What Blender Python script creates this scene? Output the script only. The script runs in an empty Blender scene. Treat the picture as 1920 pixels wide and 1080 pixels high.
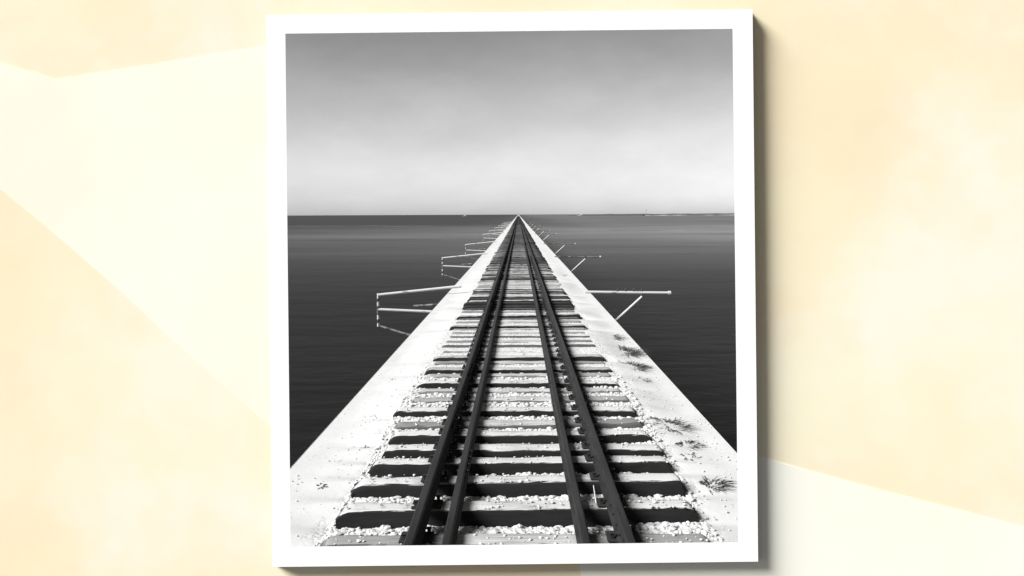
import bpy, bmesh, math, random
import numpy as np
from mathutils import Vector, Matrix, Euler, noise

random.seed(7); rng = np.random.default_rng(7)
sc = bpy.context.scene
C = sc.collection
R = math.radians

# ---------------------------------------------------------------- camera
F = 1300.0                 # focal length in photo pixels
PX, PY = 972.0, 402.0      # vanishing point of the track
CAMZ = 2.35                # above the tie tops (z = 0)
ROLL = R(-0.25)
cam_d = bpy.data.cameras.new('camera')
cam_d.sensor_width = 36.0
cam_d.lens = 36.0 * F / 1920.0
cam_d.shift_x = -(PX - 960.0) / 1920.0
cam_d.shift_y = -(540.0 - PY) / 1920.0
cam_d.clip_start = 0.05
cam_d.clip_end = 120000.0
cam = bpy.data.objects.new('camera', cam_d); C.objects.link(cam)
CAMROT = (Matrix.Rotation(R(90), 3, 'X') @ Matrix.Rotation(ROLL, 3, 'Z'))
cam.matrix_world = Matrix.Translation((0, 0, CAMZ)) @ CAMROT.to_4x4()
sc.camera = cam

def ray(px, py):
    return CAMROT @ Vector(((px - PX) / F, -(py - PY) / F, -1.0))
def at_dist(px, py, y):
    d = ray(px, py); return Vector((0, 0, CAMZ)) + d * (y / d.y)
def at_z(px, py, z):
    d = ray(px, py); return Vector((0, 0, CAMZ)) + d * ((z - CAMZ) / d.z)

# ---------------------------------------------------------------- sun and sky
SUN_DIR = Vector((2.0, 1.0, -1.85)).normalized()     # travels right, forward, down
sun_d = bpy.data.lights.new('sun', 'SUN')
sun_d.energy = 4.0
sun_d.angle = R(25)
sun_d.color = (1.0, 1.0, 0.99)
sun = bpy.data.objects.new('sun', sun_d); C.objects.link(sun)
sun.rotation_euler = SUN_DIR.to_track_quat('-Z', 'Y').to_euler()
sun.location = (-20, -10, 20)

w = bpy.data.worlds.new('World'); sc.world = w; w.use_nodes = True
wn, wl = w.node_tree.nodes, w.node_tree.links
wn.clear()
def wnode(t, **k):
    n = wn.new(t)
    for a, b in k.items(): setattr(n, a, b)
    return n
out = wnode('ShaderNodeOutputWorld'); bg = wnode('ShaderNodeBackground')
sky = wnode('ShaderNodeTexSky', sky_type='NISHITA', sun_disc=False)
sky.sun_elevation = math.asin(-SUN_DIR.z)
sky.sun_rotation = math.atan2(-SUN_DIR.x, -SUN_DIR.y)
bw = wnode('ShaderNodeRGBToBW')
wl.new(sky.outputs[0], bw.inputs[0])
tc = wnode('ShaderNodeTexCoord'); sep = wnode('ShaderNodeSeparateXYZ')
wl.new(tc.outputs['Generated'], sep.inputs[0])
# haze near the horizon, clearer air higher up
ramp = wnode('ShaderNodeValToRGB')
ramp.color_ramp.interpolation = 'B_SPLINE'
els = ramp.color_ramp.elements
SKY = [(0.0, .76), (.006, .74), (.014, .69), (.03, .635), (.055, .60), (.09, .60), (.13, .555), (.17, .50), (.21, .43), (.25, .385), (.32, .30), (.5, .2), (1.0, .17)]
els[0].position, els[0].color = SKY[0][0], (SKY[0][1],) * 3 + (1,)
els[1].position, els[1].color = SKY[-1][0], (SKY[-1][1],) * 3 + (1,)
for p, v in SKY[1:-1]:
    e = els.new(p); e.color = (v, v, v, 1)
# thin high cloud
nz = wnode('ShaderNodeTexNoise'); nz.inputs['Scale'].default_value = 3.2; nz.inputs['Detail'].default_value = 5; nz.inputs['Roughness'].default_value = .5
mp = wnode('ShaderNodeMapping'); mp.inputs['Scale'].default_value = (1, 1, 2.2); mp.inputs['Rotation'].default_value = (0, .35, 0); mp.inputs['Location'].default_value = (.4, .2, .1)
wl.new(tc.outputs['Generated'], mp.inputs[0]); wl.new(mp.outputs[0], nz.inputs['Vector'])
nm = wnode('ShaderNodeMapRange'); nm.inputs['From Min'].default_value = .3; nm.inputs['From Max'].default_value = .7
nm.inputs['To Min'].default_value = -.027; nm.inputs['To Max'].default_value = .027
wl.new(nz.outputs['Fac'], nm.inputs['Value'])
ad = wnode('ShaderNodeMath', operation='ADD'); wl.new(sep.outputs['Z'], ad.inputs[0])
# cloud wobbles the gradient only above the horizon
ml = wnode('ShaderNodeMapRange'); ml.inputs['From Max'].default_value = .12
wl.new(sep.outputs['Z'], ml.inputs['Value'])
mm = wnode('ShaderNodeMath', operation='MULTIPLY'); wl.new(nm.outputs[0], mm.inputs[0]); wl.new(ml.outputs[0], mm.inputs[1])
wl.new(mm.outputs[0], ad.inputs[1])
# right side slightly brighter
sx = wnode('ShaderNodeMath', operation='MULTIPLY'); sx.inputs[1].default_value = -.045
wl.new(sep.outputs['X'], sx.inputs[0])
sx2 = wnode('ShaderNodeMath', operation='MULTIPLY'); wl.new(sx.outputs[0], sx2.inputs[0]); wl.new(ml.outputs[0], sx2.inputs[1])
ad2 = wnode('ShaderNodeMath', operation='ADD'); wl.new(ad.outputs[0], ad2.inputs[0]); wl.new(sx2.outputs[0], ad2.inputs[1])
wl.new(ad2.outputs[0], ramp.inputs[0])
nz2 = wnode('ShaderNodeTexNoise'); nz2.inputs['Scale'].default_value = 9; nz2.inputs['Detail'].default_value = 7; nz2.inputs['Roughness'].default_value = .62
wl.new(mp.outputs[0], nz2.inputs['Vector'])
nm2 = wnode('ShaderNodeMapRange'); nm2.inputs['From Min'].default_value = .3; nm2.inputs['From Max'].default_value = .7
nm2.inputs['To Min'].default_value = .945; nm2.inputs['To Max'].default_value = 1.055
wl.new(nz2.outputs['Fac'], nm2.inputs['Value'])
mv = wnode('ShaderNodeMath', operation='MULTIPLY'); wl.new(ramp.outputs[0], mv.inputs[0]); wl.new(nm2.outputs[0], mv.inputs[1])
mu = wnode('ShaderNodeMath', operation='MULTIPLY'); wl.new(bw.outputs[0], mu.inputs[0]); wl.new(mv.outputs[0], mu.inputs[1])
wl.new(mu.outputs[0], bg.inputs['Color'])
bg.inputs['Strength'].default_value = 0.12
wl.new(bg.outputs[0], out.inputs[0])

sc.view_settings.view_transform = 'Standard'
sc.view_settings.look = 'None'
sc.view_settings.gamma = 1
sc.view_settings.use_curve_mapping = False
sc.view_settings.exposure = 1.15

# ---------------------------------------------------------------- helpers
def tag(o, label=None, cat=None, group=None, kind=None):
    if label: o['label'] = label
    if cat: o['category'] = cat
    if group: o['group'] = group
    if kind: o['kind'] = kind
    return o
def link(name, me, mat=None, parent=None):
    o = bpy.data.objects.new(name, me); C.objects.link(o)
    if mat: me.materials.append(mat)
    if parent: o.parent = parent
    return o
def empty(name, loc=(0, 0, 0)):
    o = bpy.data.objects.new(name, None); C.objects.link(o); o.location = loc
    o.empty_display_size = .2
    return o
def from_np(name, V, Fc, smooth=False):
    me = bpy.data.meshes.new(name)
    me.from_pydata([tuple(v) for v in V] if not isinstance(V, np.ndarray) else V.tolist(), [], Fc if isinstance(Fc, list) else Fc.tolist())
    if smooth: me.polygons.foreach_set('use_smooth', [True] * len(me.polygons))
    me.update(); return me
def from_bm(name, bm, smooth=False):
    me = bpy.data.meshes.new(name); bm.normal_update()
    bm.to_mesh(me); bm.free()
    if smooth: me.polygons.foreach_set('use_smooth', [True] * len(me.polygons))
    return me
def add_box(bm, x0, x1, y0, y1, z0, z1, bevel=0):
    r = bmesh.ops.create_cube(bm, size=1.0)
    vs = r['verts']
    for v in vs:
        v.co = Vector(((x0 + x1) / 2 + v.co.x * (x1 - x0), (y0 + y1) / 2 + v.co.y * (y1 - y0), (z0 + z1) / 2 + v.co.z * (z1 - z0)))
    if bevel:
        es = list({e for v in vs for e in v.link_edges})
        bmesh.ops.bevel(bm, geom=es, offset=bevel, segments=2, affect='EDGES', profile=.6)
    return vs
def add_beam(bm, a, b, r, seg=8, r2=None):
    a, b = Vector(a), Vector(b); d = b - a
    q = d.to_track_quat('Z', 'Y').to_matrix().to_4x4()
    bmesh.ops.create_cone(bm, cap_ends=True, segments=seg, radius1=r, radius2=r if r2 is None else r2, depth=d.length,
                          matrix=Matrix.Translation((a + b) / 2) @ q)

def lathe(bm, x, prof, seg=8):
    rings = [[bm.verts.new((x + r * math.cos(2 * math.pi * k / seg), r * math.sin(2 * math.pi * k / seg), z)) for k in range(seg)] for r, z in prof]
    for a, b in zip(rings, rings[1:]):
        for k in range(seg): bm.faces.new((a[k], a[(k + 1) % seg], b[(k + 1) % seg], b[k]))
    bm.faces.new(rings[-1]); bm.faces.new(rings[0][::-1])

class Mat:
    def __init__(s, name, rough=.9, spec=.2):
        s.m = bpy.data.materials.new(name); s.m.use_nodes = True
        s.n, s.l = s.m.node_tree.nodes, s.m.node_tree.links
        s.b = s.n['Principled BSDF']
        s.b.inputs['Roughness'].default_value = rough
        s.b.inputs['Specular IOR Level'].default_value = spec
        s.tc = s.n.new('ShaderNodeTexCoord')
    def node(s, t, ins=None, **k):
        n = s.n.new(t)
        for a, v in k.items(): setattr(n, a, v)
        for a, v in (ins or {}).items():
            if hasattr(v, 'is_output') or isinstance(v, bpy.types.NodeSocket): s.l.new(v, n.inputs[a])
            else: n.inputs[a].default_value = v
        return n
    def noise(s, scale, detail=4, rough=.55, co='Object', stretch=None, dist=0):
        v = s.tc.outputs[co]
        if stretch:
            v = s.node('ShaderNodeMapping', {'Vector': v, 'Scale': stretch}).outputs[0]
        return s.node('ShaderNodeTexNoise', {'Vector': v, 'Scale': scale, 'Detail': detail, 'Roughness': rough, 'Distortion': dist}).outputs['Fac']
    def rng(s, v, a, b, c=0., d=1., clamp=True):
        return s.node('ShaderNodeMapRange', {'Value': v, 'From Min': a, 'From Max': b, 'To Min': c, 'To Max': d}, clamp=clamp).outputs[0]
    def mix(s, f, a, b):
        n = s.node('ShaderNodeMix', data_type='RGBA')
        for i, v in ((0, f), (6, a), (7, b)):
            if isinstance(v, bpy.types.NodeSocket): s.l.new(v, n.inputs[i])
            else: n.inputs[i].default_value = v
        return n.outputs[2]
    def math(s, op, a, b):
        n = s.node('ShaderNodeMath', operation=op)
        for i, v in ((0, a), (1, b)):
            if isinstance(v, bpy.types.NodeSocket): s.l.new(v, n.inputs[i])
            else: n.inputs[i].default_value = v
        return n.outputs[0]
    def color(s, v):
        if isinstance(v, bpy.types.NodeSocket): s.l.new(v, s.b.inputs['Base Color'])
        else: s.b.inputs['Base Color'].default_value = v
    def bump(s, h, strength=.5, dist=.02):
        n = s.node('ShaderNodeBump', {'Height': h, 'Strength': strength, 'Distance': dist})
        s.l.new(n.outputs[0], s.b.inputs['Normal'])
def g(v, a=1.0): return (v, v, v, a)

# ---------------------------------------------------------------- materials
M = {}
# sandy concrete beside the track
m = Mat('pale_concrete', .95, .1)
n1 = m.noise(1.6, 6, .6); n2 = m.noise(22, 5, .7); n3 = m.noise(7, 4, .6)
c = m.mix(m.rng(n1, .3, .7), g(.42), g(.47))
c = m.mix(m.rng(n2, .68, .8, 0, .5), c, g(.18))
c = m.mix(m.rng(n3, .68, .8, 0, .4), c, g(.26))
m.color(c); m.bump(n2, .25, .01); M['concrete'] = m.m
# ballast
m = Mat('white_ballast', .95, .1)
absx_ = m.node('ShaderNodeMath', {0: m.node('ShaderNodeSeparateXYZ', {'Vector': m.tc.outputs['Object']}).outputs['X']}, operation='ABSOLUTE').outputs[0]
wob = m.math('ADD', absx_, m.rng(m.noise(4, 4, .6), .3, .7, -.12, .12))
inn = m.rng(wob, 1.45, 1.6, 1, 0)
n1 = m.noise(3, 5, .6); n2 = m.noise(38, 4, .7); n3 = m.noise(7, 5, .65); n4 = m.noise(26, 4, .7)
v = m.node('ShaderNodeTexVoronoi', {'Vector': m.tc.outputs['Object'], 'Scale': 26.})
c = m.mix(m.rng(n1, .3, .7), g(.44), g(.49))
c = m.mix(m.math('MULTIPLY', inn, m.rng(n2, .6, .8, 0, .5)), c, g(.16))
c = m.mix(m.rng(m.math('ADD', m.math('MULTIPLY', n4, .6), m.math('MULTIPLY', n3, .4)), .585, .66, 0, .65), c, g(.15))
grs = m.math('MULTIPLY', m.rng(m.math('ABSOLUTE', m.math('SUBTRACT', absx_, .66), 0.), .1, .25, 1, 0), m.rng(m.noise(8, 4, .6), .42, .6))
c = m.mix(m.math('MULTIPLY', grs, .45), c, g(.04))
m.color(c)
hgt_n = m.math('ADD', m.math('MULTIPLY', m.math('MULTIPLY', v.outputs['Distance'], -1.), inn), m.math('MULTIPLY', n4, .25))
m.bump(hgt_n, .5, .02); M['ballast'] = m.m
m = Mat('white_stone', .95, .1)
rnd = m.noise(24, 2, .5)
c = m.mix(m.rng(rnd, .35, .65), g(.40), g(.52))
m.color(c); m.bump(m.noise(90, 3), .4, .008); M['stone'] = m.m
# ties: front shade painted into dark sides by face normal, weathered pale tops; object colour r = top, g = sides
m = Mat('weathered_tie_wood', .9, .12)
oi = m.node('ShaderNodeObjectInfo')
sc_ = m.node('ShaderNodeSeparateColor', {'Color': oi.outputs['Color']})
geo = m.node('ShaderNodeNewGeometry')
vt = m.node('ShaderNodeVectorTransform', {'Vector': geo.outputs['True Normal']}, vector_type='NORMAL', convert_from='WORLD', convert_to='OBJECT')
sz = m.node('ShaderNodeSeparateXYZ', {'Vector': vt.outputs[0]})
loc = m.node('ShaderNodeVectorMath', {0: m.tc.outputs['Object'], 1: oi.outputs['Location']}, operation='ADD')
def wn_(scale, st, det=5, ro=.6):
    mpn = m.node('ShaderNodeMapping', {'Vector': loc.outputs[0], 'Scale': st})
    return m.node('ShaderNodeTexNoise', {'Vector': mpn.outputs[0], 'Scale': scale, 'Detail': det, 'Roughness': ro}).outputs['Fac']
grain = wn_(9, (.35, 7, 3), 6, .65); blot = wn_(5, (1, 1.6, 1), 5, .6); crack = wn_(14, (.14, 7, 1), 3, .6)
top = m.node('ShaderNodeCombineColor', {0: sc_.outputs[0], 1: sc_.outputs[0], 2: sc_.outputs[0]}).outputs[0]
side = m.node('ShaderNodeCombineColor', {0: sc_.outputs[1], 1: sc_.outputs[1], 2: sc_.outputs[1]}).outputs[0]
absx = m.node('ShaderNodeMath', {0: m.node('ShaderNodeSeparateXYZ', {'Vector': m.tc.outputs['Object']}).outputs['X']}, operation='ABSOLUTE').outputs[0]
dust = m.math('MAXIMUM', m.math('MULTIPLY', m.rng(absx, .38, .5, 1, 0), m.rng(sc_.outputs[0], .1, .16)), sc_.outputs[2])
top = m.mix(m.math('MULTIPLY', dust, .8), top, g(.46))
t2 = m.mix(m.rng(grain, .34, .62), m.mix(.38, top, g(.08)), top)
t2 = m.mix(m.math('MULTIPLY', sc_.outputs[2], .7), t2, g(.47))
t2 = m.mix(m.rng(crack, .62, .7, 0, .6), t2, g(.04))
t2 = m.mix(m.rng(blot, .62, .74, 0, .5), t2, g(.06))
grs = m.math('MULTIPLY', m.rng(m.math('ABSOLUTE', m.math('SUBTRACT', absx, .68), 0.), .1, .26, 1, 0), m.rng(blot, .4, .58))
t2 = m.mix(m.math('MULTIPLY', grs, .6), t2, g(.03))
mid = m.math('MULTIPLY', m.rng(absx, .08, .3, 1, 0), m.rng(crack, .48, .6))
t2 = m.mix(m.math('MULTIPLY', mid, .6), t2, g(.08))
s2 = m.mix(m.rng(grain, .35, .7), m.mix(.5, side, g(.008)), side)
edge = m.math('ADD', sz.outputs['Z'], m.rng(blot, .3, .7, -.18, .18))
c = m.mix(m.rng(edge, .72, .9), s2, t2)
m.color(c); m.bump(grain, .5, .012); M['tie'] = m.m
# rail steel
m = Mat('dark_rusty_steel', .7, .25)
n1 = m.noise(6, 5, .6); n2 = m.noise(40, 4, .6)
n3 = m.noise(5, 6, .65, stretch=(3, .5, 3)); c = m.mix(m.rng(n1, .35, .7), g(.009), g(.02)); c = m.mix(m.rng(n3, .52, .68, 0, .7), c, g(.028)); c = m.mix(m.rng(n2, .62, .74, 0, .6), c, g(.05))
m.color(c); m.bump(n2, .25, .004); M['rail'] = m.m
m = Mat('worn_rail_head', .45, .3)
n1 = m.noise(3, 5, .6, stretch=(6, .3, 1))
m.color(m.mix(m.rng(n1, .35, .7), g(.009), g(.024))); M['railhead'] = m.m
m = Mat('dark_plate_steel', .8, .2)
m.color(m.mix(m.noise(14, 4), g(.008), g(.03))); M['plate'] = m.m
# painted timber / pipe
m = Mat('white_painted_timber', .75, .2)
n1 = m.noise(3.5, 5, .65, stretch=(.6, 1, 2.2)); 
m.color(m.mix(m.rng(n1, .58, .7, 0, .7), g(.42), g(.1))); M['paint'] = m.m
m = Mat('peeling_white_timber', .75, .2)
n1 = m.noise(3.2, 3, .6, stretch=(.6, 1, 1.4))
m.color(m.mix(m.rng(n1, .49, .54), g(.42), g(.04))); M['peel'] = m.m
m = Mat('grey_weathered_timber', .85, .15)
n1 = m.noise(3.5, 5, .65)
m.color(m.mix(m.rng(n1, .4, .55), g(.2), g(.05))); M['paint2'] = m.m
m = Mat('dark_glass_insulator', .3, .4); m.color(m.mix(m.noise(30), g(.01), g(.02))); M['insul'] = m.m
# water
m = Mat('sea_water', .4, .055)
m.b.inputs['IOR'].default_value = 1.33
pos = m.tc.outputs['Object']
n1 = m.noise(.0045, 5, .55, stretch=(.35, 1, 1)); n2 = m.noise(.02, 5, .6, stretch=(.25, 1, 1))
sxyz = m.node('ShaderNodeSeparateXYZ', {'Vector': pos})
c = m.mix(m.rng(n1, .38, .64), g(.005), g(.014))
# pale shoals further off, dark deep channel beyond
Y, X = sxyz.outputs['Y'], sxyz.outputs['X']
near = m.math('POWER', m.rng(Y, 85, 300), 1.15)
side_ = m.rng(X, -200, 120, .2, 1.)
shoal = m.math('MULTIPLY', m.math('MULTIPLY', near, side_), m.rng(m.math('ADD', m.math('MULTIPLY', n2, .5), m.math('MULTIPLY', m.noise(.05, 6, .7, stretch=(.2, 1, 1)), .5)), .38, .62, .45, 1.15, False))
c = m.mix(shoal, c, g(.15))
deepm = m.math('MULTIPLY', m.rng(Y, 520, 720), m.rng(X, -60, 80, 1., .4))
c = m.mix(m.math('MULTIPLY', deepm, .92), c, g(.014))
m.color(c)
w1 = m.noise(.6, 5, .6, stretch=(.45, 1, 1)); w2 = m.noise(.12, 4, .55, stretch=(.45, 1, 1))
m.bump(m.math('ADD', w1, m.math('MULTIPLY', w2, 3.)), .2, .3)
M['water'] = m.m
# sand bars breaking the surface
m = Mat('pale_sandbar', .95, .1); m.color(m.mix(m.rng(m.noise(.12, 5, .7, stretch=(.3, 1, 1)), .4, .6), g(.1), g(.3))); M['bar'] = m.m
# far shore
m = Mat('far_mangrove', .95, .05); m.color(m.mix(m.noise(.03, 6, .7), g(.05), g(.10))); M['shore'] = m.m
m = Mat('far_beach', .95, .05); m.color(m.mix(m.rng(m.noise(.012, 4, .6), .4, .6), g(.1), g(.36))); M['beach'] = m.m
m = Mat('boat_paint', .6, .2); m.color(m.mix(m.noise(.2), g(.34), g(.42))); M['boat'] = m.m
# weeds
m = Mat('dry_weed', .9, .1); m.color(m.mix(m.rng(m.noise(20), .35, .65), g(.03), g(.12))); M['weed'] = m.m
# print card and papers
m = Mat('white_card', .9, .05)
m.color(m.mix(m.noise(4, 4), (.87, .87, .865, 1), (.89, .89, .885, 1))); M['card'] = m.m
DF = 1.2; GAP = 25.0 * DF / F; DW = DF + GAP; TH = .04
m = Mat('bounce_stop_edge', .95, .03); m.color(m.mix(m.noise(30, 3), (.12, .11, .09, 1), (.17, .155, .125, 1))); M['bounce_stop_edge'] = m.m  # outer edge coloured dark, added to stop light bouncing onto the backdrop
def paper(name, a, b, c2, hue_c, pale=()):
    m = Mat(name, .95, .03)
    n1 = m.noise(2.1, 4, .5); n2 = m.noise(7, 6, .62); n3 = m.noise(60, 3, .6)
    x = m.math('ADD', m.math('MULTIPLY', n1, .6), m.math('MULTIPLY', n2, .4))
    for (px, py, rad, k) in pale:           # broad washed-out areas of the sheet
        p = at_dist(px, py, DW)
        d = m.node('ShaderNodeVectorMath', {0: m.tc.outputs['Object'], 1: tuple(p)}, operation='DISTANCE').outputs['Value']
        f = m.node('ShaderNodeMapRange', {'Value': d, 'From Min': 0., 'From Max': rad * DW / F, 'To Min': k, 'To Max': 0.}, interpolation_type='SMOOTHSTEP').outputs[0]
        x = m.math('ADD', x, f)
    col = m.mix(m.rng(x, .38, .52), a, b); col = m.mix(m.rng(x, .5, .66), col, c2)
    hue = m.rng(m.noise(3.3, 4, .6, stretch=(1, 1, 1.3)), .4, .62)
    col = m.mix(m.math('MULTIPLY', hue, .5), col, hue_c)
    m.color(col); m.bump(n3, .05, .001); return m.m
M['paper'] = paper('mottled_cream_paper', (.83, .70, .49, 1), (.83, .745, .56, 1), (.83, .805, .68, 1), (.83, .765, .53, 1),
    [(340, 760, 360, .26), (430, 700, 160, .12), (620, 1000, 350, .06), (1850, 480, 420, .11), (1650, 640, 300, .1), (420, 40, 260, .08), (0, 1050, 300, -.1), (0, 560, 220, -.06), (1560, 100, 320, -.08), (1580, 280, 200, -.06)])
M['paper_l'] = paper('pale_cream_paper', (.84, .805, .665, 1), (.84, .825, .72, 1), (.84, .83, .76, 1), (.84, .825, .71, 1), [(430, 420, 420, .12), (0, 300, 300, -.2), (1500, 1000, 500, .1)])

# ---------------------------------------------------------------- picture border and cream backdrop
# wall: slab with an opening that hides behind the white border
def ringmesh(name, outer, inner, y0, y1, inner_back=None, outer_back=None):
    """outer / inner: four points (x, z) in order; y0 front, y1 back"""
    ib = inner_back or inner; ob = outer_back or outer
    V = [(x, y0, z) for x, z in outer] + [(x, y0, z) for x, z in inner] + [(x, y1, z) for x, z in ob] + [(x, y1, z) for x, z in ib]
    Fc = []
    for i in range(4):
        j = (i + 1) % 4
        Fc += [(i, j, 4 + j, 4 + i), (8 + i, 12 + i, 12 + j, 8 + j), (i, 8 + i, 8 + j, j), (4 + i, 4 + j, 12 + j, 12 + i)]
    me = from_np(name, V, Fc)
    bm = bmesh.new(); bm.from_mesh(me); bmesh.ops.recalc_face_normals(bm, faces=bm.faces); bm.to_mesh(me); bm.free()
    return me
def pxl(pts, D): return [(p.x, p.z) for p in (at_dist(a, b, D) for a, b in pts)]
OUT = [(498.5, 28), (1411, 17), (1421.5, 1053), (511, 1063)]
INN = [(535, 63), (1373.5, 54), (1384, 1016.5), (545, 1025)]
def grow(pts, k):
    cx = sum(p[0] for p in pts) / 4; cy = sum(p[1] for p in pts) / 4
    return [(cx + (x - cx) + math.copysign(1, x - cx) * k, cy + (y - cy) + math.copysign(1, y - cy) * k) for x, y in pts]
inn_f = pxl(INN, DF)
inn_b = pxl(grow(INN, 17), DF)          # the opening is undercut towards the back
fr = link('picture_border', ringmesh('picture_border', pxl(OUT, DF), inn_f, DF, DW - .0005, inner_back=inn_b, outer_back=pxl(grow(OUT, -4), DW)), M['card'])
fr.data.materials.append(M['bounce_stop_edge'])
for pol in fr.data.polygons:
    if abs(pol.normal.y) < .8 and max(abs(pol.center.x - at_dist(960, 540, DF).x) / .431, abs(pol.center.z - at_dist(960, 540, DF).z) / .487) > .9: pol.material_index = 1
tag(fr, 'white rectangular picture border, slightly tilted, standing out from the cream backdrop', 'picture border')
hole = pxl(grow(INN, 22), DF)
wo = [(-2.2, 3.3), (2.2, 3.3), (2.2, -.115), (-2.2, -.115)]
wl_ = link('backdrop_wall', ringmesh('backdrop_wall', wo, hole, DW, DW + TH, inner_back=pxl(grow(INN, 75), DF)), M['paper'])
tag(wl_, 'mottled cream parchment backdrop wall behind the white picture border', 'backdrop')
def sheet(pts, label):
    P = pxl(pts, DW)
    n = len(P)
    V = [(x, DW - .0012, z) for x, z in P] + [(x, DW - .0002, z) for x, z in P]
    Fc = [tuple(range(n)), tuple(range(2 * n - 1, n - 1, -1))] + [(i, n + i, n + (i + 1) % n, (i + 1) % n) for i in range(n)]
    me = from_np('paper_sheet', V, Fc)
    bm = bmesh.new(); bm.from_mesh(me); bmesh.ops.recalc_face_normals(bm, faces=bm.faces); bm.to_mesh(me); bm.free()
    return tag(link('paper_sheet', me, M['paper_l']), label, 'paper sheet')
sheet([(-160, 70), (0, 118), (106, 150), (250, 128), (400, 104), (518, 85), (524, 300), (526, 817), (512, 803), (420, 722), (330, 641), (215, 535), (105, 440), (0, 354), (-160, 230)],
      'pale ivory angular paper sheet on the backdrop left of the white border')
sheet([(1404, 849), (1500, 878), (1650, 919), (1800, 957), (1920, 990), (2080, 1034), (2080, 1230), (1115, 1230), (1100, 1130), (1083, 1042), (1404, 1032)],
      'pale ivory triangular paper sheet at lower right of the backdrop, under the border corner')

# ---------------------------------------------------------------- sea and far shore
WZ = -8.0
me = from_np('sea', [(-60000, -3000, WZ), (60000, -3000, WZ), (60000, 60000, WZ), (-60000, 60000, WZ)], [(0, 1, 2, 3)])
tag(link('sea', me, M['water']), kind='structure')
# low far shore on the right
def shore(x0, x1, y, hfun, depth, step):
    n = int((x1 - x0) / step); V = []; Fc = []
    for i in range(n + 1):
        x = x0 + (x1 - x0) * i / n; h = hfun(x)
        V += [(x, y, WZ - .5), (x, y + depth * .12, WZ + h), (x, y + depth * .6, WZ + h * .9), (x, y + depth, WZ - .5)]
    for i in range(n):
        a = 4 * i
        for k in range(3): Fc.append((a + k, a + 4 + k, a + 5 + k, a + 1 + k))
    return from_np('shore', V, Fc, True)
def hgt(x):
    e = min(1, max(0, (x - 330) / 120)) * min(1, max(0, (2600 - x) / 300))
    return .6 + e * (7 + 4 * noise.noise((x * .006, 3, 0)) + 4 * noise.noise((x * .04, 9, 0)) + .0025 * x)
tag(link('far_shore', shore(330, 2600, 4300, hgt, 500, 9), M['shore']), kind='structure')
def bh(x): return max(-.4, 3.2 + 2.6 * noise.noise((x * .004, 1, 0)))
tag(link('beach', shore(760, 2500, 4150, bh, 140, 12), M['beach']), kind='structure')
# sand bars: thin pale streaks in the sea
def bar(pxa, pxb, py, width, seed):
    a = at_z(pxa, py, WZ); b = at_z(pxb, py, WZ); n = 90; V = []; Fc = []
    for i in range(n + 1):
        t = i / n; p = a.lerp(b, t)
        wv = width * (.15 + .85 * math.sin(math.pi * t) ** .6) * (.55 + .9 * abs(noise.noise((t * 9, seed, 0))))
        off = 3.5 * width * noise.noise((t * 4, seed + 5, 0))
        V += [(p.x, p.y + off - wv / 2, WZ - .05), (p.x, p.y + off, WZ + .06), (p.x, p.y + off + wv / 2, WZ - .05)]
    for i in range(n):
        q = 3 * i; Fc += [(q, q + 3, q + 4, q + 1), (q + 1, q + 4, q + 5, q + 2)]
    return tag(link('sandbar', from_np('sandbar', V, Fc, True), M['bar']), kind='structure')
bar(480, 815, 424, 18, 1); bar(1040, 1500, 432, 12, 4); 

def boat(loc, L, label):
    t = empty('boat', loc); tag(t, label, 'boat')
    hull = []; n = 10
    V = []; Fc = []
    for i in range(n + 1):
        u = i / n; x = (u - .5) * L; b = .14 * L * math.sin(math.pi * min(1, .12 + u * .88)) ** .7 * (1 if u < .95 else .4)
        zt = L * (.09 + .04 * (2 * u - 1) ** 2)
        V += [(x, -b, zt), (x, -b * .7, 0), (x, 0, -.02 * L), (x, b * .7, 0), (x, b, zt)]
    for i in range(n):
        q = 5 * i
        for k in range(4): Fc.append((q + k, q + 5 + k, q + 6 + k, q + 1 + k))
        Fc.append((q, q + 4, q + 9, q + 5))
    link('hull', from_np('hull', V, Fc), M['boat'], t)
    bm = bmesh.new(); add_box(bm, -.2 * L, .2 * L, -.08 * L, .08 * L, .08 * L, .24 * L, .01 * L); link('cabin', from_bm('cabin', bm), M['boat'], t)
    bm = bmesh.new(); add_box(bm, -.1 * L, .05 * L, -.06 * L, .06 * L, .24 * L, .33 * L, .008 * L); link('wheelhouse', from_bm('wheelhouse', bm), M['boat'], t)
    return t
p = at_dist(1089, 404, 4050); boat((p.x, 4050, WZ), 40, 'tiny white boat on the horizon just right of the vanishing track')
p = at_dist(872, 405, 4300); boat((p.x, 4300, WZ), 30, 'tiny pale boat on the horizon left of the vanishing track')
p = at_dist(1213, 398, 4300)
t = empty('signal_mast', (p.x, 4330, WZ)); tag(t, 'thin dark mast rising above the far shore on the right', 'mast')
bm = bmesh.new(); add_beam(bm, (0, 0, 0), (0, 0, 38), .9, 6, .5); link('pole', from_bm('pole', bm), M['shore'], t)
bm = bmesh.new(); add_beam(bm, (-3, 0, 31), (5, 0, 36), .6, 6); link('yardarm', from_bm('yardarm', bm), M['shore'], t)

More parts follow.
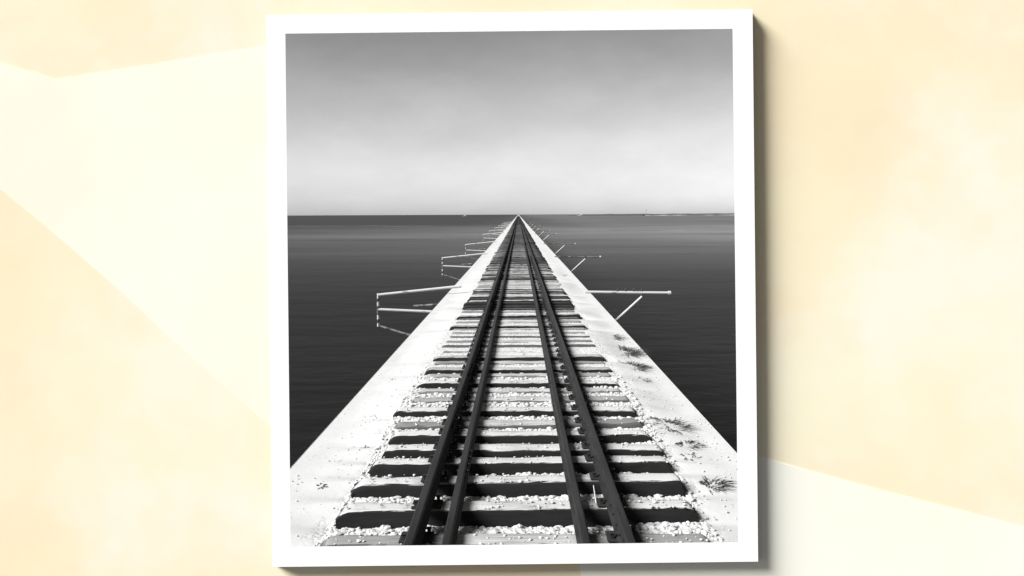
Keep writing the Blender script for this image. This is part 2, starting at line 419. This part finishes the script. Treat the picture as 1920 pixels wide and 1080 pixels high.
# ---------------------------------------------------------------- bridge
DZ = -.108
HW = 2.242
br = empty('railway_bridge', (0, 0, DZ))
tag(br, 'long white concrete railway bridge running straight out across the sea', 'bridge')
ys = [1.14] + [0.5 * i for i in range(3, 121)] + [70 + 10 * i for i in range(0, 14)] + [250, 400, 800, 1600, 4200]
xs = [-HW, -HW + .012, -HW + .06, -1.7, -1.4, -.7, 0, .7, 1.4, 1.7, HW - .06, HW - .012, HW]
V = []; Fc = []
nx = len(xs)
for y in ys:
    for i, x in enumerate(xs):
        z = -.04 if 1 < i < nx - 2 else (0 if 0 < i < nx - 1 else -.012)
        V.append((x, y, z))
    V += [(xs[-1], y, -.55), (1.9, y, -.7), (1.9, y, -1.3), (-1.9, y, -1.3), (-1.9, y, -.7), (xs[0], y, -.55)]
nr = nx + 6
for j in range(len(ys) - 1):
    for i in range(nr):
        a = j * nr + i; b = j * nr + (i + 1) % nr
        Fc.append((a, b, b + nr, a + nr))
deck = link('deck', from_np('deck', V, Fc), M['concrete'], br)
BR_Y = [21.5, 39.7, 57.2, 86, 104, 128, 152, 180, 210]
def pier_mesh():
    bm = bmesh.new()
    add_box(bm, -1.75, 1.75, -1.1, 1.1, WZ - 1 - DZ, -1.302, .15)
    add_box(bm, -1.85, 1.85, -1.25, 1.25, -2.0, -1.6, .05)
    return from_bm('pier', bm)
pm = pier_mesh(); pm.materials.append(M['concrete'])
for y in [3.3] + BR_Y:
    o = bpy.data.objects.new('pier', pm); C.objects.link(o); o.parent = br; o.location = (0, y, 0)

# ---------------------------------------------------------------- ties
# (distance of the front edge, how far the ballast lies below the top, top tone, side tone, x left, x right)
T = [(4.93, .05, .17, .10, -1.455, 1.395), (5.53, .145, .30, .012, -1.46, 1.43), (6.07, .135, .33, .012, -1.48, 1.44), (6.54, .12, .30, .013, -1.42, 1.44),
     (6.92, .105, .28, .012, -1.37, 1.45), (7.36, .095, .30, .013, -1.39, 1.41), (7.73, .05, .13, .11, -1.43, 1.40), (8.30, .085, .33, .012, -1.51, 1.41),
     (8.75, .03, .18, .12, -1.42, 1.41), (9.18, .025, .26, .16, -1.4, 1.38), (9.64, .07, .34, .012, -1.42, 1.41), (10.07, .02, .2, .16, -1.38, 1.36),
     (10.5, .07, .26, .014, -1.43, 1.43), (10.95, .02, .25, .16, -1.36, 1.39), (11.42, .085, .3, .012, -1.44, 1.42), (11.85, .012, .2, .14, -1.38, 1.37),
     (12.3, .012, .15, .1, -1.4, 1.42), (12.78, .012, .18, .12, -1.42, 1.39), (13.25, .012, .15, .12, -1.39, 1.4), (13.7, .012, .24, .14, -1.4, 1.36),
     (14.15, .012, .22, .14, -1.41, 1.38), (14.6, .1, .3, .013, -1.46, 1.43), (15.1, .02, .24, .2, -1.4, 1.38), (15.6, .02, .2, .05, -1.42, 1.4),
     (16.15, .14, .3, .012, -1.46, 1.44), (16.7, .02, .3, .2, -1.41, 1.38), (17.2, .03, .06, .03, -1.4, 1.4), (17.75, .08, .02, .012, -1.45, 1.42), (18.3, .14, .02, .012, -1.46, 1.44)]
y = 18.85
while len(T) < 302:
    dark = random.random()
    if y > 30 and y < 37: dark *= .4            # a dark stretch
    elif y <= 30: dark = .22 + .78 * dark
    if y > 60: dark *= .75
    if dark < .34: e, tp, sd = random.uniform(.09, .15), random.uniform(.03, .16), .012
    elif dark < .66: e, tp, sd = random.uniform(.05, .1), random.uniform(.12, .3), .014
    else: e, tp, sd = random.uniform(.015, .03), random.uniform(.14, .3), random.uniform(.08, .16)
    if y > 33: tp *= .6; e = max(e, .11)
    if y > 50: tp *= .6
    T.append((y, e, tp, sd, -1.43 + random.gauss(0, .03), 1.41 + random.gauss(0, .025)))
    y += random.uniform(.46, .56)
TIE_END = y
TW, THT = .19, .2
def tie_mesh(seed, fine=True):
    """unit-length tie along x (-1.43 .. 1.41), front edge at y = 0, top at z = 0"""
    r = random.Random(seed); n = 44 if fine else 6
    x0, x1 = -1.43, 1.43
    V = []; Fc = []
    ch = r.uniform(.010, .018)
    prof = [(.004, -THT), (0, -.1), (0, -ch * 1.6), (ch * .35, -ch * .5), (ch, 0), (TW * .35, .002), (TW * .65, .002), (TW - ch, 0), (TW - ch * .35, -ch * .5), (TW, -ch * 1.6), (TW, -.1), (TW - .004, -THT)]
    el, er = r.uniform(.04, .13), r.uniform(.04, .12)
    for i in range(n + 1):
        u = i / n
        if fine: u = .5 - .5 * math.cos(math.pi * u) if True else u
        x = x0 + (x1 - x0) * u
        dl, dr = x - x0, x1 - x
        drop = 0
        if dl < el: drop += .06 * (1 - dl / el) ** 2.2
        if dr < er: drop += .055 * (1 - dr / er) ** 2.2
        for k, (py, pz) in enumerate(prof):
            nzv = Vector((x * 3.1, py * 9 + seed * 7.3, pz * 6))
            jit = .010 * noise.noise(nzv) + .006 * noise.noise(nzv * 4)
            jz = .011 * noise.noise((x * 2.1, seed * 3.7, py * 20)) + .006 * noise.noise((x * 9, seed * 1.7, py * 30))
            zz = pz
            if pz > -.06: zz = pz - drop + jz
            V.append((x + (.045 * noise.noise((py * 16, pz * 16, seed)) * max(0, 1 - min(dl, dr) / .05)), py + jit, zz))
    m_ = len(prof)
    for i in range(n):
        for k in range(m_ - 1):
            a = i * m_ + k; Fc.append((a, a + m_, a + m_ + 1, a + 1))
    Fc.append(tuple(range(m_))); Fc.append(tuple(n * m_ + k for k in range(m_ - 1, -1, -1)))
    me = from_np('railway_tie', V, Fc)
    bm = bmesh.new(); bm.from_mesh(me); bmesh.ops.recalc_face_normals(bm, faces=bm.faces); bm.to_mesh(me); bm.free()
    me.polygons.foreach_set('use_smooth', [True] * len(me.polygons))
    me.materials.append(M['tie'])
    return me
fineM = [tie_mesh(i) for i in range(9)]
midM = [tie_mesh(20 + i, False) for i in range(3)]
# tie plate with spikes, under a running rail
bm = bmesh.new(); add_box(bm, -.12, .12, .015, TW - .015, 0.002, .017, .004)
plate_me = from_bm('tie_plate', bm); plate_me.materials.append(M['plate'])
bm = bmesh.new()
vs = add_box(bm, -.012, .012, -.012, .012, 0, .03)
topf = max(bm.faces, key=lambda f: f.calc_center_median().z)
r_ = bmesh.ops.inset_individual(bm, faces=[topf], thickness=.001)
r_ = bmesh.ops.extrude_face_region(bm, geom=[topf]); 
for v_ in [e_ for e_ in r_['geom'] if isinstance(e_, bmesh.types.BMVert)]: v_.co.x *= 1.7; v_.co.y *= 1.7; v_.co.z += .012
bmesh.ops.delete(bm, geom=[topf], context='FACES_ONLY')
spike_me = from_bm('spike', bm); spike_me.materials.append(M['plate'])
ORD = ['first', 'second', 'third', 'fourth', 'fifth', 'sixth', 'seventh', 'eighth', 'ninth', 'tenth', 'eleventh', 'twelfth', 'thirteenth', 'fourteenth', 'fifteenth',
       'sixteenth', 'seventeenth', 'eighteenth', 'nineteenth', 'twentieth', 'twenty-first', 'twenty-second', 'twenty-third', 'twenty-fourth', 'twenty-fifth',
       'twenty-sixth', 'twenty-seventh', 'twenty-eighth', 'twenty-ninth', 'thirtieth']
RAIL_X = [-.747, .747]; GUARD_X = [-.504, .457]
for i, (yy, e, tp, sd, xl, xr) in enumerate(T[:300]):
    me = fineM[i % 9] if i < 60 else midM[i % 3]
    o = bpy.data.objects.new('railway_tie', me); C.objects.link(o)
    sx_ = (xr - xl) / 2.86
    o.scale = (sx_, 1, 1)
    o.rotation_euler = (random.gauss(0, .02), random.gauss(0, .005), random.gauss(0, .010)) if i else (0, 0, 0)
    o.location = ((xl + xr) / 2, yy, random.gauss(0, .004) if i else 0)
    if tp > .08: tp = min(.46, tp * ((random.uniform(.4, .95) if i < 29 else random.uniform(.8, 1.3)) if i > 11 else 1.45))
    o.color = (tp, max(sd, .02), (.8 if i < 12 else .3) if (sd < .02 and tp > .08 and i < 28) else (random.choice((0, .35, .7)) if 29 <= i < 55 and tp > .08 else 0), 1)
    if i < 30:
        desc = ('pale grey tie with weathered front' if sd > .05 else ('blackened wooden tie with dark top' if tp < .08 else 'pale-topped wooden tie with exposed front in painted shade'))
        lab = '%s, %s up from the lower white border' % (desc, ORD[i])
    else:
        lab = 'wooden tie in the distant upper stretch of the track'
    tag(o, lab, 'railway tie', 'ties under the rails')
    if i < 70:
        for rx in RAIL_X:
            pl = bpy.data.objects.new('tie_plate', plate_me); C.objects.link(pl); pl.parent = o; pl.location = ((rx - (xl + xr) / 2) / sx_, 0, .004)
            if i < 30:
                for q in ((-.085, .05), (.085, .14)):
                    sp = bpy.data.objects.new('spike', spike_me); C.objects.link(sp); sp.parent = pl; sp.location = (q[0], q[1], .016)
# far ties as one mass
V = []; Fc = []
y = TIE_END
while y < 900:
    b = len(V); xl, xr = -1.43 + random.gauss(0, .03), 1.41 + random.gauss(0, .03)
    for z in (-.14, 0):
        V += [(xl, y, z), (xr, y, z), (xr, y + TW, z), (xl, y + TW, z)]
    Fc += [(b + 4, b + 5, b + 6, b + 7), (b, b + 1, b + 5, b + 4), (b + 1, b + 2, b + 6, b + 5), (b + 2, b + 3, b + 7, b + 6), (b + 3, b, b + 4, b + 7)]
    y += random.uniform(.46, .56)
o = link('far_ties', from_np('far_ties', V, Fc), M['tie']); o.color = (.045, .016, 0, 1)
tag(o, 'far wooden ties merging into one dark band towards the horizon', 'railway ties', kind='stuff')

# ---------------------------------------------------------------- ballast
ty = np.array([t[0] for t in T]); te = np.array([t[1] for t in T])
# height just in front of each tie; behind its back edge the level of the next
ky = [1.]; kz = [-.1]
for yy, e, *_ in T:
    ky += [yy - .17, yy]; kz += [-e * .72 + .006, -e]
ky = np.array(ky); kz = np.array(kz)
tab = rng.random((256, 256))
def vn(x, y):
    xi = np.floor(x).astype(int); yi = np.floor(y).astype(int); fx = x - xi; fy = y - yi
    fx = fx * fx * (3 - 2 * fx); fy = fy * fy * (3 - 2 * fy)
    a = tab[xi % 256, yi % 256]; b = tab[(xi + 1) % 256, yi % 256]; c_ = tab[xi % 256, (yi + 1) % 256]; d = tab[(xi + 1) % 256, (yi + 1) % 256]
    return (a * (1 - fx) + b * fx) * (1 - fy) + (c_ * (1 - fx) + d * fx) * fy
def bz(x, y, lump=1.):
    base = np.interp(y, ky, kz)
    base = base + .05 * (vn(x * 1.7 + 30, y * 1.5) - .5) * np.clip((-base - .03) / .07, 0, 1)
    big = .034 * (vn(x * 14, y * 14) - .5) + .02 * (vn(x * 31 + 9, y * 31) - .5)
    amp = np.clip((-base) / .05, .25, 1)
    sh = np.clip((np.abs(x) - 1.34) / .75, 0, 1); sh = sh * sh * (3 - 2 * sh)
    lumpfade = np.clip((1.56 - np.abs(x)) / .16, .0, 1) * np.clip((26 - y) / 14, .35, 1)
    z = base + lump * big * amp * lumpfade
    side_z = -.108 + .016 * (vn(x * 2.3 + 11, y * 1.9) - .5)
    z = z * (1 - sh) + side_z * sh
    ed = np.clip((np.abs(x) - (HW - .3)) / .25, 0, 1)
    return z * (1 - ed) + (DZ + .001) * ed
def grid(x0, x1, nx, ya):
    xa = np.linspace(x0, x1, nx); X, Y = np.meshgrid(xa, ya)
    Z = bz(X, Y)
    V = np.stack([X, Y, Z], -1).reshape(-1, 3)
    ny = len(ya); idx = np.arange(nx * ny).reshape(ny, nx)
    Fq = np.stack([idx[:-1, :-1], idx[:-1, 1:], idx[1:, 1:], idx[1:, :-1]], -1).reshape(-1, 4)
    return V, Fq
ya = np.concatenate([np.arange(1.4, 20, .028), np.arange(20, 45, .06), np.arange(45, TIE_END - 1, .125), np.linspace(TIE_END - 1, 1500, 60)])
V, Fq = grid(-HW + .02, HW - .02, 151, ya)
far = V[:, 1] > TIE_END - 2
V[far, 2] = np.where(np.abs(V[far, 0]) < 1.5, -.12, -.108)
tag(link('ballast', from_np('ballast', V, Fq, True), M['ballast']), 'lumpy white gravel ballast filling the gaps between the ties', 'ballast', kind='stuff')
# loose stones
bm = bmesh.new(); bmesh.ops.create_icosphere(bm, subdivisions=1, radius=1)
iv = np.array([v.co[:] for v in bm.verts]); ifc = np.array([[v.index for v in f.verts] for f in bm.faces]); bm.free()
def stones(n, y0, y1, rmin, rmax, powy, x=(-1.5, 1.5), sand=False):
    u = rng.random(n); yv = y0 * (y1 / y0) ** (u ** powy); xv = rng.uniform(x[0], x[1], n)
    k = np.searchsorted(ty, yv, side='right') - 1
    on = (k >= 0) & (yv - ty[np.clip(k, 0, None)] < TW) & (np.abs(xv) < 1.42)
    tex = te[np.clip(k, 0, None)]
    keep = ~on | (rng.random(n) < .16)
    r = rng.uniform(rmin, rmax, n); r = np.where(on, r * .6, r)
    z = np.where(on, .004, bz(xv, yv, .6))
    if sand: z = bz(xv, yv, .6) + .004; z = np.maximum(z, DZ + .004)
    for rx in RAIL_X + GUARD_X: keep &= ~(on & (np.abs(xv - rx) < .09))
    xv, yv, z, r = xv[keep], yv[keep], z[keep], r[keep]; n = len(xv)
    P = iv[None] * (1 + .3 * (rng.random((n, len(iv), 1)) - .5)) * (r[:, None, None] * rng.uniform(.7, 1.25, (n, 1, 3)) * np.array([1.1, 1, .6]))
    P = P + np.stack([xv, yv, z + r * .25], -1)[:, None]
    Fo = ifc[None] + (np.arange(n) * len(iv))[:, None, None]
    return P.reshape(-1, 3), Fo.reshape(-1, 3)
Vs, Fs = [], []; off = 0
for args in ((2600, 4.6, 10.5, .018, .036, 1.0), (6000, 4.6, 9.3, .010, .026, 1.0), (11000, 4.6, 9.8, .006, .014, 1.), (1800, 9.3, 17, .008, .018, 1.)):
    v_, f_ = stones(*args); Vs.append(v_); Fs.append(f_ + off); off += len(v_)
tag(link('loose_gravel', from_np('loose_gravel', np.concatenate(Vs), np.concatenate(Fs), False), M['stone']), 'loose white stones lying over the ballast and ties', 'gravel', kind='stuff')
Vs, Fs = [], []; off = 0
for args in ((130, 4.6, 12, .004, .010, 1., (-2.2, -1.5), True), (260, 4.6, 14, .004, .012, 1., (1.5, 2.2), True)):
    v_, f_ = stones(*args); Vs.append(v_); Fs.append(f_ + off); off += len(v_)
tag(link('scattered_pebbles', from_np('scattered_pebbles', np.concatenate(Vs), np.concatenate(Fs), True), M['stone']), 'small pebbles strewn over the sandy strips beside the track', 'pebbles', kind='stuff')

# ---------------------------------------------------------------- rails
def rail_prof(h, hw, bw_, z0):
    web = .009
    return [(-bw_, z0), (-bw_, z0 + .012), (-web - .012, z0 + .024), (-web, z0 + .042), (-web, z0 + h - .045), (-hw, z0 + h - .036), (-hw, z0 + h - .008), (-hw + .01, z0 + h),
            (hw - .01, z0 + h), (hw, z0 + h - .008), (hw, z0 + h - .036), (web, z0 + h - .045), (web, z0 + .042), (web + .012, z0 + .028), (bw_, z0 + .012), (bw_, z0)]
def sweep(prof, ysv, wob):
    V = []; Fc = []; n = len(prof)
    for j, y in enumerate(ysv):
        dx = wob * noise.noise((y * .22, prof[0][0] * 9, 1)); dz = .35 * wob * noise.noise((y * .3, 7, prof[0][1]))
        V += [(px + dx, y, pz + dz) for px, pz in prof]
    for j in range(len(ysv) - 1):
        for k in range(n):
            a = j * n + k; b = j * n + (k + 1) % n; Fc.append((a, b, b + n, a + n))
    Fc.append(tuple(range(n - 1, -1, -1))); Fc.append(tuple((len(ysv) - 1) * n + k for k in range(n)))
    return V, Fc
RY = [1.45] + list(np.arange(2, 60, 1.)) + list(np.arange(60, 300, 10.)) + [300, 600, 1200, 2500]
def rail(x, h, hw, bw_, label, joints, z0):
    t = empty('rail', (x, 0, 0)); tag(t, label, 'rail', 'four parallel rails')
    V, Fc = sweep(rail_prof(h, hw, bw_, z0), RY, .014)
    me = from_np('rail_bar', V, Fc)
    ob = link('rail_bar', me, M['rail'], t); me.materials.append(M['railhead'])
    np_ = 16
    for pi, pol in enumerate(me.polygons):
        if pi < (len(RY) - 1) * np_ and pi % np_ == 7: pol.material_index = 1
    for jy in joints:
        for sd_ in (-1, 1):
            bm = bmesh.new(); add_box(bm, sd_ * .022 - .012, sd_ * .022 + .012, jy - .33, jy + .33, z0 + .03, z0 + h - .042, .004)
            jb = link('joint_bar', from_bm('joint_bar', bm), M['plate'], t)
            for q in (-.25, -.09, .09, .25):
                bm = bmesh.new(); add_beam(bm, (sd_ * .03, jy + q, z0 + .07), (sd_ * .05, jy + q, z0 + .07), .014, 6)
                link('bolt', from_bm('bolt', bm), M['plate'], jb)
    return t
rail(-.747, .135, .033, .054, 'leftmost dark steel running rail', [7.85, 10.2, 18.6], .018)
rail(.747, .135, .033, .054, 'rightmost dark steel running rail', [5.15, 13.6, 22], .018)
rail(-.504, .10, .031, .05, 'inner guard rail beside the left running rail', [6.4, 15.5], .006)
rail(.457, .10, .031, .05, 'inner guard rail beside the right running rail', [9.6, 17.3], .006)

# ---------------------------------------------------------------- line brackets off both edges
def brush(name, segs, mat, parent, r):
    bm = bmesh.new()
    for a, b in segs: add_beam(bm, a, b, r, 8)
    return link(name, from_bm(name, bm, False), mat, parent)
PLACE = ['nearest', 'second', 'third', 'fourth', 'fifth', 'sixth', 'seventh', 'eighth', 'ninth']
for i, y in enumerate(BR_Y):
    k = 1.0 if i < 3 else 1.25        # stays readable far off, heavier timbers
    # left: cage of three arms and an outer post
    t = empty('line_bracket', (-HW, y, DZ))
    tag(t, '%s white timber bracket reaching out from the left edge of the bridge' % PLACE[i], 'bracket', 'brackets along the left bridge edge')
    ox = -2.12; r = .042 * k
    brush('upper_arm', [((.45, 0, .24), (ox, 0, -.02))], M['paint'], t, r)
    brush('outer_post', [((ox, 0, .03), (ox, 0, -1.0))], M['peel'], t, r * .85)
    brush('middle_arm', [((.25, 0, -.58), (ox, 0, -.47))], M['paint'], t, r)
    brush('lower_arm', [((.3, 0, -1.72), (ox, 0, -.97))], M['paint2'], t, r * .8)
    brush('short_strut', [((.2, .5, -.36), (-1.1, .5, -.44))], M['paint2'], t, r * .9)
    # right: one cross arm, one brace below, insulators on top
    t = empty('line_bracket', (HW - .03, y, DZ))
    tag(t, '%s white cross arm with a slanting brace off the right edge of the bridge' % PLACE[i], 'bracket', 'brackets along the right bridge edge')
    brush('cross_arm', [((-.15, 0, .04), (2.42, 0, .0))], M['paint2'] if i else M['paint'], t, r * (.75 if i else 1.1))
    brush('end_cap', [((2.42, 0, .0), (2.5, 0, -.002))], M['paint'], t, r * 1.6)
    brush('brace', [((1.6, -.06, -.1), (-.15, -.06, -1.68))], M['paint'], t, r * .95)
    for q in ((.85, 1.1, 1.35, 1.6) if i < 4 else ()):
        bm = bmesh.new()
        lathe(bm, q, [(.010, .03), (.010, .07), (.032, .075), (.026, .10), (.018, .105), (.026, .11), (.012, .14)])
        link('insulator', from_bm('insulator', bm), M['insul'], t)

# ---------------------------------------------------------------- weeds on the sandy strips
def weed(px, py, rad, hgt_, n, label, seed, name='weed_tuft', lean=.0):
    r = random.Random(seed); p = at_z(px, py, DZ)
    t = bpy.data.objects
    V = []; Fc = []
    for i in range(n):
        a = r.uniform(0, 2 * math.pi); q = rad * .45 * r.random() ** .6
        bx, by = q * math.cos(a), q * math.sin(a) * 1.5
        L = rad * r.uniform(.4, 1.2); H = hgt_ * r.uniform(.35, 1.1); a2 = a + r.gauss(0, .7)
        dx, dy = math.cos(a2) * L + lean * L, math.sin(a2) * L
        w = r.uniform(.003, .007)
        nx_, ny_ = -math.sin(a2) * w, math.cos(a2) * w
        b = len(V)
        for s, ww in ((0, 1), (.35, 1.1), (.7, .8), (1, .12)):
            zz = H * (1 - (1 - s) ** 2) - .35 * H * s ** 3
            V += [(bx + dx * s - nx_ * ww, by + dy * s - ny_ * ww, zz), (bx + dx * s + nx_ * ww, by + dy * s + ny_ * ww, zz)]
        for s in range(3): Fc.append((b + 2 * s, b + 2 * s + 1, b + 2 * s + 3, b + 2 * s + 2))
        if r.random() < .5:      # a leaf
            b = len(V); c_ = (bx + dx * .6, by + dy * .6, H * .55 + .004); lw = r.uniform(.012, .026)
            ca, sa = math.cos(a2) * lw, math.sin(a2) * lw
            V += [(c_[0] - ca, c_[1] - sa, c_[2]), (c_[0] + sa * .5, c_[1] - ca * .5, c_[2] + lw * .5), (c_[0] + ca * 1.3, c_[1] + sa * 1.3, c_[2] + .002), (c_[0] - sa * .5, c_[1] + ca * .5, c_[2] + lw * .4)]
            Fc.append((b, b + 1, b + 2, b + 3))
    o = link(name, from_np(name, V, Fc), M['weed']); o.location = (p.x, p.y, DZ - .006)
    return tag(o, label, 'weed', 'weeds in the sand beside the track')
weed(1336, 912, .14, .06, 60, 'dark spiky weed tuft near the bottom right corner, closest to the border', 1, lean=.3)
weed(1258, 803, .21, .08, 80, 'largest spiky weed tuft on the right sandy strip', 2, lean=.3)
weed(1222, 790, .10, .06, 25, 'thin weed just left of the largest tuft', 3)
weed(1285, 836, .13, .035, 45, 'low dark weed just below the largest tuft', 4, lean=.4)
weed(1292, 860, .10, .04, 25, 'small curled weed between the low weed and the corner tuft', 5, lean=.4)
weed(1166, 662, .42, .07, 230, 'spreading dark weed patch halfway up the right strip', 6)
weed(1184, 690, .30, .06, 170, 'lower end of the weed patch, trailing towards the bridge edge', 7)
weed(1142, 634, .32, .05, 110, 'thin weed above the spreading patch', 8)
weed(1150, 655, .26, .05, 100, 'faint weed at the tie ends beside the spreading patch', 9)
weed(1196, 716, .18, .05, 70, 'small dark weed below the spreading patch', 10)
weed(1211, 738, .09, .04, 25, 'tiny weed sprig above the largest tuft', 11)
weed(712, 781, .11, .035, 26, 'low dark sprig on the left strip beside a tie end', 12, lean=.3)
weed(684, 846, .10, .03, 22, 'small dark sprig on the left strip, lower than the other large one', 13)
weed(800, 652, .16, .03, 24, 'faint sprig high up on the left strip', 14)
weed(745, 716, .12, .025, 14, 'sparse sprig midway up the left strip', 15)
weed(600, 912, .07, .02, 12, 'sparse crumb of weed at lower left near the border', 16)
weed(1075, 588, .2, .04, 26, 'distant small weed beside the right tie ends', 17)
weed(1052, 517, .3, .06, 40, 'most distant dark weed on the right strip', 18)
weed(870, 540, .25, .05, 20, 'distant weed specks on the left strip', 19)
weed(1000, 466, .6, .1, 60, 'far dark weeds where the right strip narrows', 21)

# thin pale stick between the right-hand rails
t = bpy.data.objects
bm = bmesh.new(); add_beam(bm, (0, 0, 0), (.01, .30, .03), .007, 6, .004)
o = link('stick', from_bm('stick', bm), M['stone']); a = at_z(1118, 950, -.02); o.location = (a.x, a.y, .004)
tag(o, 'thin pale stick lying between the two right rails', 'stick')
